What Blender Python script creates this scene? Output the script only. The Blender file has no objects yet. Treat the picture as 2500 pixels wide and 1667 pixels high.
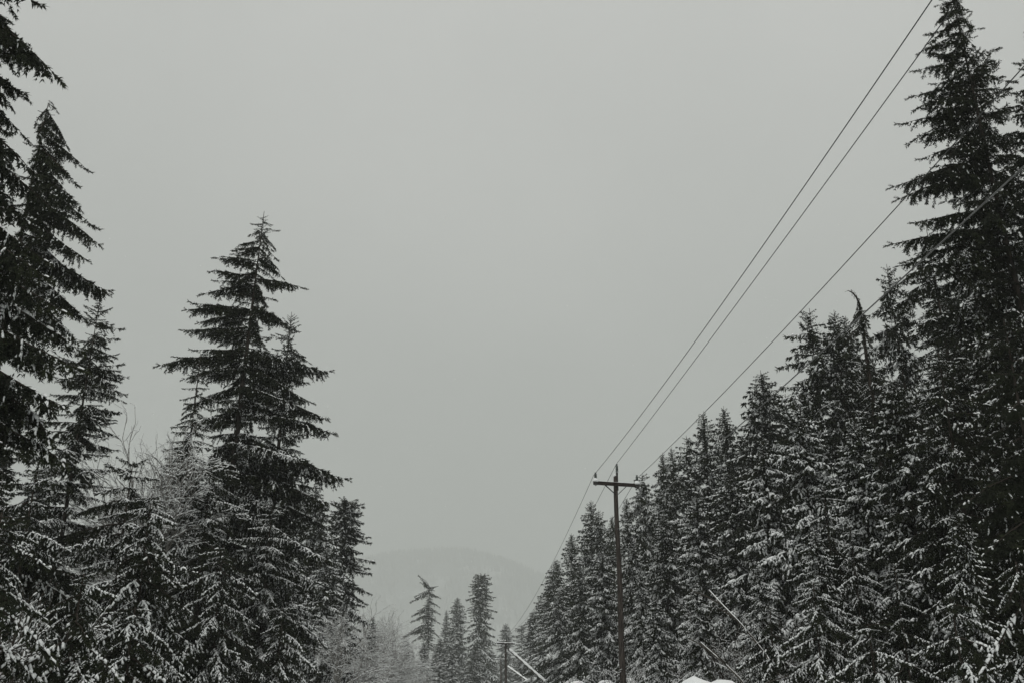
import bpy, math, random
import numpy as np
from mathutils import Vector, Matrix, Euler

# ------------------------------------------------------------------ camera, world, sun, exposure
scene = bpy.context.scene
C = scene.collection
PI = math.pi
CAM_H = 1.6
TILT = math.radians(21.1)
LENS = 35.0
cam_data = bpy.data.cameras.new("camera")
cam_data.lens = LENS
cam_data.sensor_width = 36.0
cam_data.sensor_fit = 'HORIZONTAL'
cam_data.clip_start = 0.05
cam_data.clip_end = 20000
cam = bpy.data.objects.new("camera", cam_data)
C.objects.link(cam)
cam.location = (0, 0, CAM_H)
cam.rotation_euler = (PI / 2 + TILT, 0, 0)
scene.camera = cam

SUN_EL, SUN_AZ = math.radians(55), math.radians(190)      # behind the snow cloud, set behind the camera to brighten snow facing it
world = bpy.data.worlds.new("World")
scene.world = world
world.use_nodes = True
wn, wl = world.node_tree.nodes, world.node_tree.links
wn.clear()
w_out = wn.new("ShaderNodeOutputWorld")
w_bg = wn.new("ShaderNodeBackground"); w_bg.inputs["Strength"].default_value = 0.10
w_bg2 = wn.new("ShaderNodeBackground"); w_bg2.inputs["Strength"].default_value = 1.0
w_mix = wn.new("ShaderNodeMixShader"); w_mix.inputs[0].default_value = 0.93
sky = wn.new("ShaderNodeTexSky"); sky.sky_type = 'NISHITA'; sky.sun_disc = False
sky.sun_elevation = SUN_EL; sky.sun_rotation = SUN_AZ; sky.dust_density = 6.0
hsv = wn.new("ShaderNodeHueSaturation"); hsv.inputs["Saturation"].default_value = 0.15
wl.new(sky.outputs[0], hsv.inputs["Color"]); wl.new(hsv.outputs[0], w_bg.inputs["Color"])
# closed snow-cloud cover: a slow, even overcast gradient, lighter overhead, with barely visible billows
tc = wn.new("ShaderNodeTexCoord")
sep = wn.new("ShaderNodeSeparateXYZ"); wl.new(tc.outputs["Generated"], sep.inputs[0])
nz = wn.new("ShaderNodeTexNoise"); nz.inputs["Scale"].default_value = 1.7; nz.inputs["Detail"].default_value = 4.0
nz.inputs["Roughness"].default_value = 0.45
wl.new(tc.outputs["Generated"], nz.inputs["Vector"])
ma = wn.new("ShaderNodeMath"); ma.operation = 'MULTIPLY_ADD'; ma.inputs[1].default_value = 0.6; ma.inputs[2].default_value = -0.30
wl.new(nz.outputs[0], ma.inputs[0])
ad = wn.new("ShaderNodeMath"); ad.operation = 'ADD'; wl.new(sep.outputs[2], ad.inputs[0]); wl.new(ma.outputs[0], ad.inputs[1])
rmp = wn.new("ShaderNodeValToRGB"); wl.new(ad.outputs[0], rmp.inputs[0])
e = rmp.color_ramp.elements
e[0].position = 0.0; e[0].color = (0.300, 0.325, 0.308, 1)
e[1].position = 1.0; e[1].color = (0.880, 0.872, 0.850, 1)
e2 = rmp.color_ramp.elements.new(0.42); e2.color = (0.490, 0.502, 0.486, 1)
wl.new(rmp.outputs[0], w_bg2.inputs["Color"])
wl.new(w_bg.outputs[0], w_mix.inputs[1]); wl.new(w_bg2.outputs[0], w_mix.inputs[2]); wl.new(w_mix.outputs[0], w_out.inputs[0])

sun_d = bpy.data.lights.new("sun", 'SUN')
sun_d.energy = 1.5; sun_d.angle = math.radians(50); sun_d.color = (1.0, 0.985, 0.96)
sun = bpy.data.objects.new("sun", sun_d); C.objects.link(sun)
sdir = Vector((math.sin(SUN_AZ) * math.cos(SUN_EL), math.cos(SUN_AZ) * math.cos(SUN_EL), math.sin(SUN_EL)))
sun.rotation_euler = sdir.to_track_quat('Z', 'Y').to_euler()
sun.location = (0, 0, 120)

vs = scene.view_settings
vs.view_transform = 'Standard'; vs.look = 'None'; vs.gamma = 1.0; vs.use_curve_mapping = False
vs.exposure = 0.0
scene.render.engine = 'CYCLES'
scene.cycles.max_bounces = 6
scene.cycles.diffuse_bounces = 3
scene.cycles.volume_bounces = 2
scene.cycles.use_denoising = True

HAZE_DENSITY = 0.00047

# ------------------------------------------------------------------ photo <-> place
F_PX = LENS / 36.0 * 2500.0
ct, st = math.cos(TILT), math.sin(TILT)
def at(px, py, Y):
    """the point of the place that the photograph shows at (px, py), Y metres down the road"""
    x = (px - 1250.0) / F_PX; u = (833.5 - py) / F_PX
    d = (x, ct - u * st, st + u * ct)
    t = Y / d[1]
    return Vector((d[0] * t, Y, CAM_H + d[2] * t))
def road_x(Y):
    return -0.0645 * Y + 0.6
def ground_z(Y):
    return 0.0 if Y < 140 else (Y - 140) * 0.03 if Y < 500 else 10.8

# ------------------------------------------------------------------ materials
def mat(name):
    m = bpy.data.materials.new(name); m.use_nodes = True
    b = m.node_tree.nodes["Principled BSDF"]
    return m, m.node_tree.nodes, m.node_tree.links, b
def noise_mat(name, c0, c1, scale, rough, spec=0.2, bump=0.0, stretch=(1, 1, 1), detail=5.0, vary=0.0, bdist=0.02):
    m, n, l, b = mat(name)
    t = n.new("ShaderNodeTexCoord"); mp = n.new("ShaderNodeMapping"); mp.inputs["Scale"].default_value = stretch
    l.new(t.outputs["Object"], mp.inputs[0])
    nz = n.new("ShaderNodeTexNoise"); nz.inputs["Scale"].default_value = scale; nz.inputs["Detail"].default_value = detail
    l.new(mp.outputs[0], nz.inputs["Vector"])
    r = n.new("ShaderNodeValToRGB"); r.color_ramp.elements[0].position = 0.32; r.color_ramp.elements[1].position = 0.68
    r.color_ramp.elements[0].color = (*c0, 1); r.color_ramp.elements[1].color = (*c1, 1)
    l.new(nz.outputs[0], r.inputs[0])
    if vary:
        oi = n.new("ShaderNodeObjectInfo"); h = n.new("ShaderNodeHueSaturation")
        mr = n.new("ShaderNodeMapRange"); mr.inputs[3].default_value = 1 - vary; mr.inputs[4].default_value = 1 + vary
        l.new(oi.outputs["Random"], mr.inputs[0]); l.new(mr.outputs[0], h.inputs["Value"]); l.new(r.outputs[0], h.inputs["Color"])
        l.new(h.outputs[0], b.inputs["Base Color"])
    else:
        l.new(r.outputs[0], b.inputs["Base Color"])
    b.inputs["Roughness"].default_value = rough
    b.inputs["Specular IOR Level"].default_value = spec
    if bump:
        bp = n.new("ShaderNodeBump"); bp.inputs["Strength"].default_value = bump; bp.inputs["Distance"].default_value = bdist
        l.new(nz.outputs[0], bp.inputs["Height"]); l.new(bp.outputs[0], b.inputs["Normal"])
    return m
M_NEEDLE = noise_mat("conifer needles", (0.008, 0.011, 0.007), (0.023, 0.028, 0.012), 1.3, 0.75, 0.15, vary=0.25)
M_BARK = noise_mat("conifer bark", (0.018, 0.015, 0.012), (0.060, 0.050, 0.042), 6.0, 0.9, 0.1, 0.6, (3, 3, 0.5))
M_SNOW = noise_mat("fallen snow", (0.80, 0.82, 0.82), (0.89, 0.905, 0.90), 2.5, 0.65, 0.25, 0.35, bdist=0.03)
M_ALDER = noise_mat("bare twig bark", (0.035, 0.030, 0.025), (0.10, 0.088, 0.074), 5.0, 0.85, 0.15, 0.4)
M_FROST = noise_mat("frosted twig bark", (0.12, 0.115, 0.10), (0.26, 0.25, 0.235), 5.0, 0.85, 0.15)
M_POLE = noise_mat("weathered creosote timber", (0.018, 0.015, 0.013), (0.078, 0.065, 0.056), 5.0, 0.85, 0.15, 0.7, (5, 5, 0.35), 8.0)
M_ARM = noise_mat("dark wet crossarm timber", (0.012, 0.010, 0.009), (0.045, 0.036, 0.030), 6.0, 0.8, 0.15, 0.6, (0.4, 5, 5))
M_STEEL = noise_mat("rusted steel strap", (0.02, 0.02, 0.02), (0.05, 0.045, 0.04), 20, 0.6, 0.3)
M_PORC = noise_mat("grey green insulator porcelain", (0.035, 0.045, 0.04), (0.06, 0.075, 0.065), 8, 0.3, 0.4)
M_WIRE = noise_mat("weathered line wire", (0.025, 0.027, 0.026), (0.05, 0.052, 0.05), 3, 0.6, 0.3)
M_CABLE = noise_mat("pale grey cable sheath", (0.08, 0.082, 0.08), (0.14, 0.142, 0.14), 3, 0.5, 0.3)
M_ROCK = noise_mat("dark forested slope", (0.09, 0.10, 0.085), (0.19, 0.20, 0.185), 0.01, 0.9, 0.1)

# ------------------------------------------------------------------ mesh helpers
def tag(o, label=None, cat=None, group=None, kind=None):
    if label: o['label'] = label
    if cat: o['category'] = cat
    if group: o['group'] = group
    if kind: o['kind'] = kind
    return o
def link(name, me, parent=None):
    o = bpy.data.objects.new(name, me); C.objects.link(o)
    if parent: o.parent = parent
    return o
def empty(name, loc):
    o = bpy.data.objects.new(name, None); C.objects.link(o); o.location = loc; o.empty_display_size = 0.5
    return o

class Soup:
    """numpy triangle collector with a material slot and a smooth flag per block"""
    def __init__(s): s.v = []; s.f = []; s.m = []; s.sm = []; s.n = 0
    def add(s, v, f, mi=0, smooth=False):
        v = np.asarray(v, dtype=np.float32).reshape(-1, 3); f = np.asarray(f, dtype=np.int32).reshape(-1, 3)
        s.v.append(v); s.f.append(f + s.n); s.n += len(v)
        s.m.append(np.full(len(f), mi, np.int32)); s.sm.append(np.full(len(f), smooth, bool))
    def arrays(s):
        return np.concatenate(s.v), np.concatenate(s.f), np.concatenate(s.m), np.concatenate(s.sm)
    def mesh(s, name, mats):
        return mesh_from(name, *s.arrays(), mats)
def mesh_from(name, v, f, m, sm, mats):
    me = bpy.data.meshes.new(name)
    me.vertices.add(len(v)); me.vertices.foreach_set("co", v.ravel())
    me.loops.add(len(f) * 3); me.loops.foreach_set("vertex_index", f.ravel())
    me.polygons.add(len(f))
    me.polygons.foreach_set("loop_start", np.arange(0, len(f) * 3, 3, dtype=np.int32))
    me.polygons.foreach_set("material_index", m.astype(np.int32))
    me.polygons.foreach_set("use_smooth", sm)
    for x in mats: me.materials.append(x)
    me.update(calc_edges=True)
    return me

def tube(S, pts, radii, sides=6, mi=0, cap=True):
    pts = np.asarray(pts, float); n = len(pts)
    d = np.gradient(pts, axis=0); d /= np.linalg.norm(d, axis=1)[:, None] + 1e-9
    up = np.array([0, 0, 1.0]) if abs(d[0][2]) < 0.9 else np.array([1.0, 0, 0])
    a = np.linspace(0, 2 * PI, sides, endpoint=False)
    V = []
    for i in range(n):
        x = np.cross(up, d[i]); x /= np.linalg.norm(x) + 1e-9; y = np.cross(d[i], x)
        V.append(pts[i] + radii[i] * (np.cos(a)[:, None] * x + np.sin(a)[:, None] * y))
    V = np.concatenate(V); Fs = []
    for i in range(n - 1):
        for k in range(sides):
            p, q = i * sides + k, i * sides + (k + 1) % sides
            Fs += [(p, q, q + sides), (p, q + sides, p + sides)]
    if cap:
        V = np.concatenate([V, pts[:1], pts[-1:]]); c0, c1 = n * sides, n * sides + 1
        for k in range(sides):
            Fs += [(c0, (k + 1) % sides, k), (c1, (n - 1) * sides + k, (n - 1) * sides + (k + 1) % sides)]
    S.add(V, Fs, mi, True)

def needles(S, P, D, rng, k, ln, wd, mi=0):
    """k flat needle sprigs round every twig point P with twig direction D"""
    P = np.repeat(P, k, 0); D = np.repeat(D, k, 0); N = len(P)
    R = rng.normal(size=(N, 3)); R[:, 2] = -np.abs(R[:, 2]) * np.where(rng.random(N) < 0.24, -0.9, 1.2); R -= (R * D).sum(1)[:, None] * D; R /= np.linalg.norm(R, axis=1)[:, None] + 1e-9
    L = ln * rng.uniform(0.6, 1.3, (N, 1)); W = wd * rng.uniform(0.7, 1.3, (N, 1))
    out = D * 0.75 + R * 0.65
    side = np.cross(out, rng.normal(size=(N, 3))); side /= np.linalg.norm(side, axis=1)[:, None] + 1e-9
    A = P - side * W * 0.5; B = P + side * W * 0.5 + out * L * 0.25; T = P + out * L
    V = np.stack([A, B, T], 1).reshape(-1, 3)
    S.add(V, np.arange(N * 3).reshape(-1, 3), mi)

def lumps(S, A, B, w, h, rng, mi=1):
    """soft snow ridges lying on the twigs from A to B"""
    A = np.asarray(A); B = np.asarray(B); N = len(A)
    if N == 0: return
    d = B - A; L = np.linalg.norm(d, axis=1)[:, None] + 1e-6; d = d / L
    s = np.cross(d, np.array([0, 0, 1.0])); s /= np.linalg.norm(s, axis=1)[:, None] + 1e-6
    w = (w * rng.uniform(0.6, 1.4, (N, 1))); h = (h * rng.uniform(0.6, 1.4, (N, 1)))
    up = np.array([0, 0, 1.0])
    V = [A - up * 0.003]
    for t in (0.28, 0.75):
        c = A + d * L * t + rng.normal(size=(N, 3)) * w * 0.12
        ww = w * rng.uniform(0.8, 1.2, (N, 1))
        V += [c + s * ww * 0.5 - up * 0.004, c + up * h, c - s * ww * 0.5 - up * 0.004]
    V += [B - up * 0.003]
    V = np.stack(V, 1)
    F = np.array([(0, 2, 1), (0, 3, 2), (0, 1, 3), (1, 2, 5), (1, 5, 4), (2, 3, 6), (2, 6, 5), (3, 1, 4), (3, 4, 6), (4, 5, 7), (5, 6, 7), (6, 4, 7)])
    Fs = (F[None] + (np.arange(N) * 8)[:, None, None]).reshape(-1, 3)
    S.add(V.reshape(-1, 3), Fs, mi, True)

# ------------------------------------------------------------------ boughs
def bough(L, seed, hang=0.55, snow=0.4, fine=True, width=0.34):
    """one conifer bough growing along +X: stem, side sprays, hanging twigs, needles, snow on the upper side"""
    rng = np.random.default_rng(seed)
    S = Soup()
    n = 9
    s = np.linspace(0, 1, n)
    wig = np.cumsum(rng.normal(0, 0.022, n)) * L; wig -= wig[0]
    arch = -0.16 * L * s ** 1.8 + 0.05 * L * np.clip(s - 0.7, 0, 1) * rng.uniform(-0.5, 2.5)
    stem = np.stack([L * s, wig, arch], 1)
    rad = (0.007 * L + 0.010) * (1 - s) ** 0.9 + 0.004
    tube(S, stem, rad, 4, 2, False)
    def sp(t):
        return np.array([np.interp(t, s, stem[:, k]) for k in range(3)])
    step = 0.085 if fine else 0.17
    twigs = []   # polylines
    t = 0.03 + rng.uniform(0, 0.03)
    while t < 0.985:
        env = min(1, t / 0.28) ** 0.8 * (1 - t) ** 0.65 + 0.05
        for sg in (-1, 1):
            if rng.random() < 0.10: continue
            l = L * width * env * rng.uniform(0.5, 1.2)
            a = math.radians(rng.uniform(38, 68) * (1 - 0.25 * t))
            if rng.random() < 0.42: hg = hang * rng.uniform(1.2, 2.2); l *= 0.85
            else: hg = hang * rng.uniform(0.3, 1.0)
            d0 = np.array([math.cos(a), sg * math.sin(a), rng.uniform(-0.12, 0.10)])
            p0 = sp(t + rng.uniform(-0.5, 0.5) * step / L)
            m = max(3, int(l / 0.14) + 1)
            q = np.linspace(0, 1, m)[:, None]
            pl = p0 + d0 * l * (q - 0.18 * q ** 2)
            pl[:, 2] -= (hg * l * q[:, 0] ** 1.5)
            twigs.append((True, pl))
            if l > (0.30 if fine else 0.45):
                u = 0.2; k = 0
                tstep = (0.12 if fine else 0.24)
                while u < 0.95:
                    i = u * (m - 1); i0 = int(i); pp = pl[i0] + (pl[min(i0 + 1, m - 1)] - pl[i0]) * (i - i0)
                    dd = pl[min(i0 + 1, m - 1)] - pl[max(i0 - 1, 0)]; dd /= np.linalg.norm(dd) + 1e-9
                    k += 1; sg2 = 1 if k % 2 else -1
                    ll = rng.uniform(0.10, 0.26) * (1 - 0.5 * u) * (0.8 + 0.12 * L) * (1 if fine else 1.35)
                    lat = np.array([-dd[1], dd[0], 0]) * sg2
                    td = dd * 0.7 + lat * 0.75; td[2] -= 0.25
                    q2 = np.linspace(0, 1, 3)[:, None]
                    tl = pp + td * ll * q2; tl[:, 2] -= 0.8 * hang * ll * q2[:, 0] ** 1.5
                    twigs.append((False, tl)); u += tstep / l
        t += step / L * rng.uniform(0.8, 1.25)
    tip = stem[-1] - stem[-2]; tip /= np.linalg.norm(tip)
    for e_ in range(3):
        twigs.append((True, stem[-1] + (tip + rng.normal(0, 0.2, 3)) * np.linspace(0, 0.18 + 0.03 * L, 3)[:, None]))
    st = 0.055 if fine else 0.13
    flag, heavy = True, snow
    PP, DD, LA, LB = [], [], [], []
    for (main_, pl) in twigs:
        if main_: flag = rng.random() < snow
        seg = np.diff(pl, axis=0); sl = np.linalg.norm(seg, axis=1); tot = sl.sum()
        if tot < 0.02: continue
        cs = np.concatenate([[0], np.cumsum(sl)])
        k = max(2, int(tot / st)); u = (np.arange(k) + rng.uniform(0, 1, k) * 0.6) / k * tot
        P = np.stack([np.interp(u, cs, pl[:, j]) for j in range(3)], 1)
        idx = np.clip(np.searchsorted(cs, u) - 1, 0, len(seg) - 1)
        PP.append(P); DD.append(seg[idx] / sl[idx][:, None])
        # twig wood: one sliver
        a_, b_ = pl[0], pl[-1]; mid = pl[len(pl) // 2]; w = 0.006 + 0.006 * tot
        S.add([a_ + (0, 0, w), a_ - (0, 0, w), mid + (0, 0, w * .6), mid - (0, 0, w * .6), b_], [(0, 1, 3), (0, 3, 2), (2, 3, 4)], 2)
        # snow ridges
        x = 0.0
        lay = 0.19 if fine else 0.55
        while x < tot:
            ln_ = rng.uniform(0.4, 1.1) * lay
            hz = abs(seg[min(len(seg) - 1, int(x / tot * len(seg)))][2]) / (tot / len(seg))
            if hz < 0.88 and rng.random() < (0.88 if flag else 0.06):
                x1 = min(tot, x + ln_)
                if x1 - x > 0.06:
                    A = [np.interp(x, cs, pl[:, j]) for j in range(3)]; B = [np.interp(x1, cs, pl[:, j]) for j in range(3)]
                    LA.append(A); LB.append(B)
            x += ln_ * 1.05
    PP = np.concatenate(PP); DD = np.concatenate(DD)
    if fine: needles(S, PP, DD, rng, 4, 0.105, 0.036, 0)
    else: needles(S, PP, DD, rng, 3, 0.24, 0.085, 0)
    if LA:
        up_ = 0.016 if fine else 0.035
        LA = np.array(LA) + (0, 0, up_); LB = np.array(LB) + (0, 0, up_)
        lumps(S, LA, LB, 0.047 if fine else 0.145, 0.029 if fine else 0.075, rng, 1)
    # heavier pads along the stem
    if snow > 0.15:
        a = 0.15; A, B = [], []
        while a < 0.9:
            b = a + (rng.uniform(0.03, 0.12) if fine else rng.uniform(0.08, 0.25))
            if rng.random() < snow * 1.25: A.append(sp(a)); B.append(sp(min(b, 1)))
            a = b + 0.01
        fk = 1 if fine else 2.2
        if A: lumps(S, np.array(A) + (0, 0, 0.02 * fk), np.array(B) + (0, 0, 0.02 * fk), (0.040 + 0.009 * L) * fk, (0.028 + 0.005 * L) * fk, rng, 1)
    return S.arrays()

FINE = {}      # (size, snow level) -> list of (length, mesh)
def fine_boughs():
    for si, (L, w) in enumerate(((1.0, 0.36), (2.2, 0.34), (3.8, 0.30))):
        for sn, (p, hg) in enumerate(((0.03, 0.6), (0.34, 0.65), (0.70, 0.75))):
            lst = []
            for k in range(3 if si < 2 else 2):
                v, f, m, sm = bough(L, 100 * si + 10 * sn + k, hg, p, True, w)
                lst.append((L, mesh_from("bough", v, f, m, sm, [M_NEEDLE, M_SNOW, M_BARK])))
            FINE[(si, sn)] = lst
fine_boughs()

rnd = random.Random(7)
def put_bough(parent, base, origin, direction, length, sn, roll=None, size=None):
    """one bough object (shared mesh) from `base` along `direction`"""
    si = 0 if length < 1.35 else 1 if length < 2.9 else 2
    if size is not None: si = size
    L, me = rnd.choice(FINE[(si, sn)])
    o = bpy.data.objects.new("bough", me); C.objects.link(o); o.parent = parent
    v = Vector(direction).normalized()
    az = math.atan2(v.y, v.x); el = math.atan2(v.z, math.hypot(v.x, v.y)) + 0.13
    r = rnd.uniform(-0.2, 0.2) if roll is None else roll
    o.matrix_local = (Matrix.Translation(Vector(base) - Vector(origin)) @ Matrix.Rotation(az, 4, 'Z') @ Matrix.Rotation(-el, 4, 'Y')
                      @ Matrix.Rotation(r, 4, 'X') @ Matrix.Scale(length / (L * 1.02), 4))
    return o

def trunk_mesh(pts, r0, r1, name="trunk", sides=9, m=None, power=1.15):
    S = Soup(); n = len(pts)
    rr = [r1 + (r0 - r1) * (1 - i / (n - 1)) ** power for i in range(n)]
    tube(S, pts, rr, sides, 0, True)
    return S.mesh(name, [m or M_BARK])

def big_conifer(label, group, top, Y, rmax, crown_from, tips=(), lean=0.0, droop=(0.05, -0.45), per_m=7.0, snow=(0, 1, 2),
                snow_h=(0.45, 0.15), shape=0.8, bend=None, cat="tree", name="conifer_tree", trunk_px=None, r0=None, az_limit=None, tip_snow=0, depth_scale=0.85, jag=0.25, cap_r=None, companions=2, size=None):
    """near tree: trunk and single boughs; `tips` are boughs seen one by one: (trunk py, tip px, tip py[, snow])"""
    T = at(top[0], top[1], Y)
    gz = ground_z(Y)
    base = Vector((T.x - lean, Y, gz))
    H = T.z - gz
    root = tag(empty(name, base), label, cat, group)
    n = 16; pts = []
    wx, wy = rnd.uniform(-1, 1), rnd.uniform(-1, 1)
    for i in range(n):
        t = i / (n - 1)
        p = base.lerp(T, t) + Vector((math.sin(t * 5 + wx) * 0.08, math.sin(t * 4 + wy) * 0.08, 0)) * min(1, t * 3) * (1 - t)
        pts.append(p)
    if bend:
        for (dx, dy, dz) in bend: pts.append(T + Vector((dx, dy, dz)))
    r0 = r0 or 0.011 * H + 0.05
    link("trunk", trunk_mesh([tuple(p - base) for p in pts], r0, 0.012), root)
    def P(t):
        x = max(0, min(n - 1.001, t * (n - 1))); i = int(x); return pts[i].lerp(pts[i + 1], x - i)
    count = 0
    def lev(t):
        if rnd.random() < 0.18: return snow[0] if snow[0] < 2 else 0
        if t > snow_h[0] + rnd.uniform(-.12, .12): return snow[0]
        if t > snow_h[1] + rnd.uniform(-.12, .12): return snow[1]
        return snow[2]
    hh = H * 0.985
    z0 = H * crown_from
    while hh > z0 and count < 262:
        t = hh / H; u = (1 - t) / (1 - crown_from)
        R = rmax * min(1.0, u * 1.02) ** shape + 0.22
        if cap_r: R = min(R, cap_r(t))
        k = 2 if R < 0.5 else 3 if u < 0.3 else 4
        a0 = rnd.uniform(0, 2 * PI)
        for j in range(k):
            a = a0 + 2 * PI * j / k + rnd.uniform(-0.45, 0.45)
            if az_limit and not az_limit(a): continue
            ln = R * rnd.uniform(1 - jag * 1.6, 1 + jag * 0.7)
            if tips: ln *= depth_scale - 0.30 * abs(math.cos(a)); ln = min(ln, 4.6)
            dr = droop[0] + (droop[1] - droop[0]) * u + rnd.uniform(-0.10, 0.10)
            if u < 0.10: dr += 0.5 * (1 - u / 0.10)
            put_bough(root, P(t), base, (math.cos(a), math.sin(a), math.tan(dr)), max(0.25, ln), lev(t), None, size)
            count += 1
        if u > 0.12 and count < 262:
            a = rnd.uniform(0, 6.28); put_bough(root, P(t), base, (math.cos(a), math.sin(a), -0.3), max(0.3, R * 0.42), lev(t), None, size); count += 1
        hh -= k / per_m * rnd.uniform(0.8, 1.2) * (0.45 if u < 0.06 else 1)
    for tp in tips:
        # trunk point at picture height tp[0]
        best = min(range(0, 200), key=lambda i: abs(py_of(P(i / 199)) - tp[0]))
        b = P(best / 199)
        e = at(tp[1], tp[2], Y + rnd.uniform(-0.6, 0.6))
        v = e - b
        put_bough(root, b, base, v, v.length, tp[3] if len(tp) > 3 else tip_snow, roll=rnd.uniform(-.35, .35), size=size)
        # a companion just behind thickens the spray
        sn_ = tp[3] if len(tp) > 3 else tip_snow
        for kk in range(companions):
            dz = rnd.uniform(-0.7, 0.5)
            put_bough(root, b + Vector((0, 0, dz)), base, (v.x, v.y + rnd.choice((-1, 1)) * v.length * rnd.uniform(0.1, 0.5), v.z - dz * 0.6 + rnd.uniform(-.1, .25) * v.length * .3), v.length * rnd.uniform(0.5, 0.85), sn_, None, size)
    return root
def py_of(P):
    d = P.y * ct + (P.z - CAM_H) * st; u = -P.y * st + (P.z - CAM_H) * ct
    return 833.5 - F_PX * u / d

# ------------------------------------------------------------------ whole crowns for the trees farther off (mesh data shared)
COARSE = {}
def coarse_boughs():
    for si, (L, w) in enumerate(((1.1, 0.42), (2.3, 0.38), (3.6, 0.34))):
        for sn, (p, hg) in enumerate(((0.08, 0.65), (0.42, 0.75), (0.78, 0.8))):
            COARSE[(si, sn)] = [(L, bough(L, 900 + 100 * si + 10 * sn + k, hg, p, False, w)) for k in range(2)]
coarse_boughs()

def crown_variant(seed, H=24.0, rmax=3.3, shape=0.8, droop=(0.05, -0.5), per_m=6.5, from_=0.12, snow_h=(0.85, 0.55), jag=0.25, flat_top=0.0, sparse=0.0):
    r = random.Random(seed)
    VV, FF, MM, SM = [], [], [], []; n = 0
    hh = H * 0.985
    while hh > H * from_:
        t = hh / H; u = (1 - t) / (1 - from_)
        R = (rmax * (1 - math.exp(-(H - hh) / shape)) if shape > 1 else rmax * min(1, u * 1.02) ** shape) + 0.15 + flat_top * math.exp(-(u / 0.08) ** 2)
        k = 3 if u < 0.2 else 4 if u < 0.5 else 5
        a0 = r.uniform(0, 2 * PI)
        for j in range(k):
            if r.random() < sparse: continue
            a = a0 + 2 * PI * j / k + r.uniform(-.4, .4)
            ln = max(0.25, R * r.uniform(1 - jag * 1.5, 1 + jag * 0.6))
            if j == 0 and u > 0.15: ln *= 0.5
            sn = 0 if t > snow_h[0] + r.uniform(-.15, .15) else 1 if t > snow_h[1] + r.uniform(-.2, .2) else 2
            if r.random() < 0.22: sn = 0
            si = 0 if ln < 1.5 else 1 if ln < 2.8 else 2
            L, (v, f, m, sm) = r.choice(COARSE[(si, sn)])
            dr = droop[0] + (droop[1] - droop[0]) * u + r.uniform(-.12, .12)
            if u < 0.08: dr += 0.6 * (1 - u / 0.08)
            Mx = (Matrix.Rotation(a, 3, 'Z') @ Matrix.Rotation(-dr - 0.12, 3, 'Y') @ Matrix.Rotation(r.uniform(-.25, .25), 3, 'X'))
            A = np.array(Mx) * (ln / L)
            VV.append((v @ A.T + (0, 0, hh)).astype(np.float32)); FF.append(f + n); MM.append(m); SM.append(sm); n += len(v)
        hh -= k / per_m * r.uniform(.8, 1.2) * (0.4 if u < 0.10 else 0.6 if u < 0.25 else 1)
    v = np.concatenate(VV); f = np.concatenate(FF); m = np.concatenate(MM); sm = np.concatenate(SM)
    out = []
    for keep, nm, mats in ((m != 1, "crown", [M_NEEDLE, M_SNOW, M_BARK]), (m == 1, "snow_cover", [M_SNOW])):
        ff = f[keep]; used = np.unique(ff); remap = np.zeros(len(v), np.int32); remap[used] = np.arange(len(used))
        mm = m[keep] if nm == "crown" else np.zeros(keep.sum(), np.int32)
        out.append(mesh_from(nm, v[used], remap[ff], mm, sm[keep], mats))
    pts = [(math.sin(i * 1.3 + seed) * 0.05, math.cos(i + seed) * 0.05, H * i / 9) for i in range(10)]
    out.append(trunk_mesh(pts, 0.30, 0.015))
    return H, rmax, out
VAR = {
    'spruce': crown_variant(1, rmax=3.9, shape=7.5, per_m=8.0),
    'hemlock': crown_variant(2, rmax=4.1, shape=6.5, droop=(-0.15, -0.7), per_m=8.5, snow_h=(0.92, 0.7)),
    'fir': crown_variant(3, rmax=3.1, shape=7.5, droop=(0.1, -0.4), per_m=8.0, snow_h=(0.92, 0.6)),
    'laden': crown_variant(4, rmax=4.3, shape=6.2, droop=(-0.1, -0.6), per_m=8.0, snow_h=(1.1, 0.85)),
    'spruce_old': crown_variant(21, rmax=4.0, shape=6.5, per_m=6.5, jag=0.5, snow_h=(0.95, 0.7), droop=(0.0, -0.55)),
    'laden_old': crown_variant(22, rmax=4.4, shape=5.5, droop=(-0.2, -0.7), per_m=6.2, snow_h=(1.1, 0.85), jag=0.5),
    'open': crown_variant(5, rmax=3.6, shape=0.5, droop=(0.15, -0.35), per_m=5.0, from_=0.40, snow_h=(0.8, 0.3), sparse=0.12, flat_top=0.8, jag=0.4),
    'tower': crown_variant(6, rmax=3.5, shape=0.33, droop=(-0.1, -0.75), per_m=8.5, snow_h=(0.9, 0.4), flat_top=0.15),
}
def far_conifer(label, group, top, Y, kind, width=1.0, rot=None, lean=0.0, name="conifer_tree"):
    T = at(top[0], top[1], Y); gz = ground_z(Y); H = T.z - gz
    h0, rm, (crown, snow, trunk) = VAR[kind]
    root = tag(empty(name, (T.x - lean, Y, gz)), label, "tree", group)
    s = H / h0; w = s * width if s < 1 else (0.5 + 0.5 * s) * width
    root.rotation_euler = (0, math.atan2(lean, H), rnd.uniform(0, 2 * PI) if rot is None else rot)
    root.scale = (w, w, s)
    for nm, me in (("trunk", trunk), ("crown", crown), ("snow_cover", snow)):
        c = link(nm, me, root)
        if nm == "snow_cover": c['kind'] = 'stuff'
    return root

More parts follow.
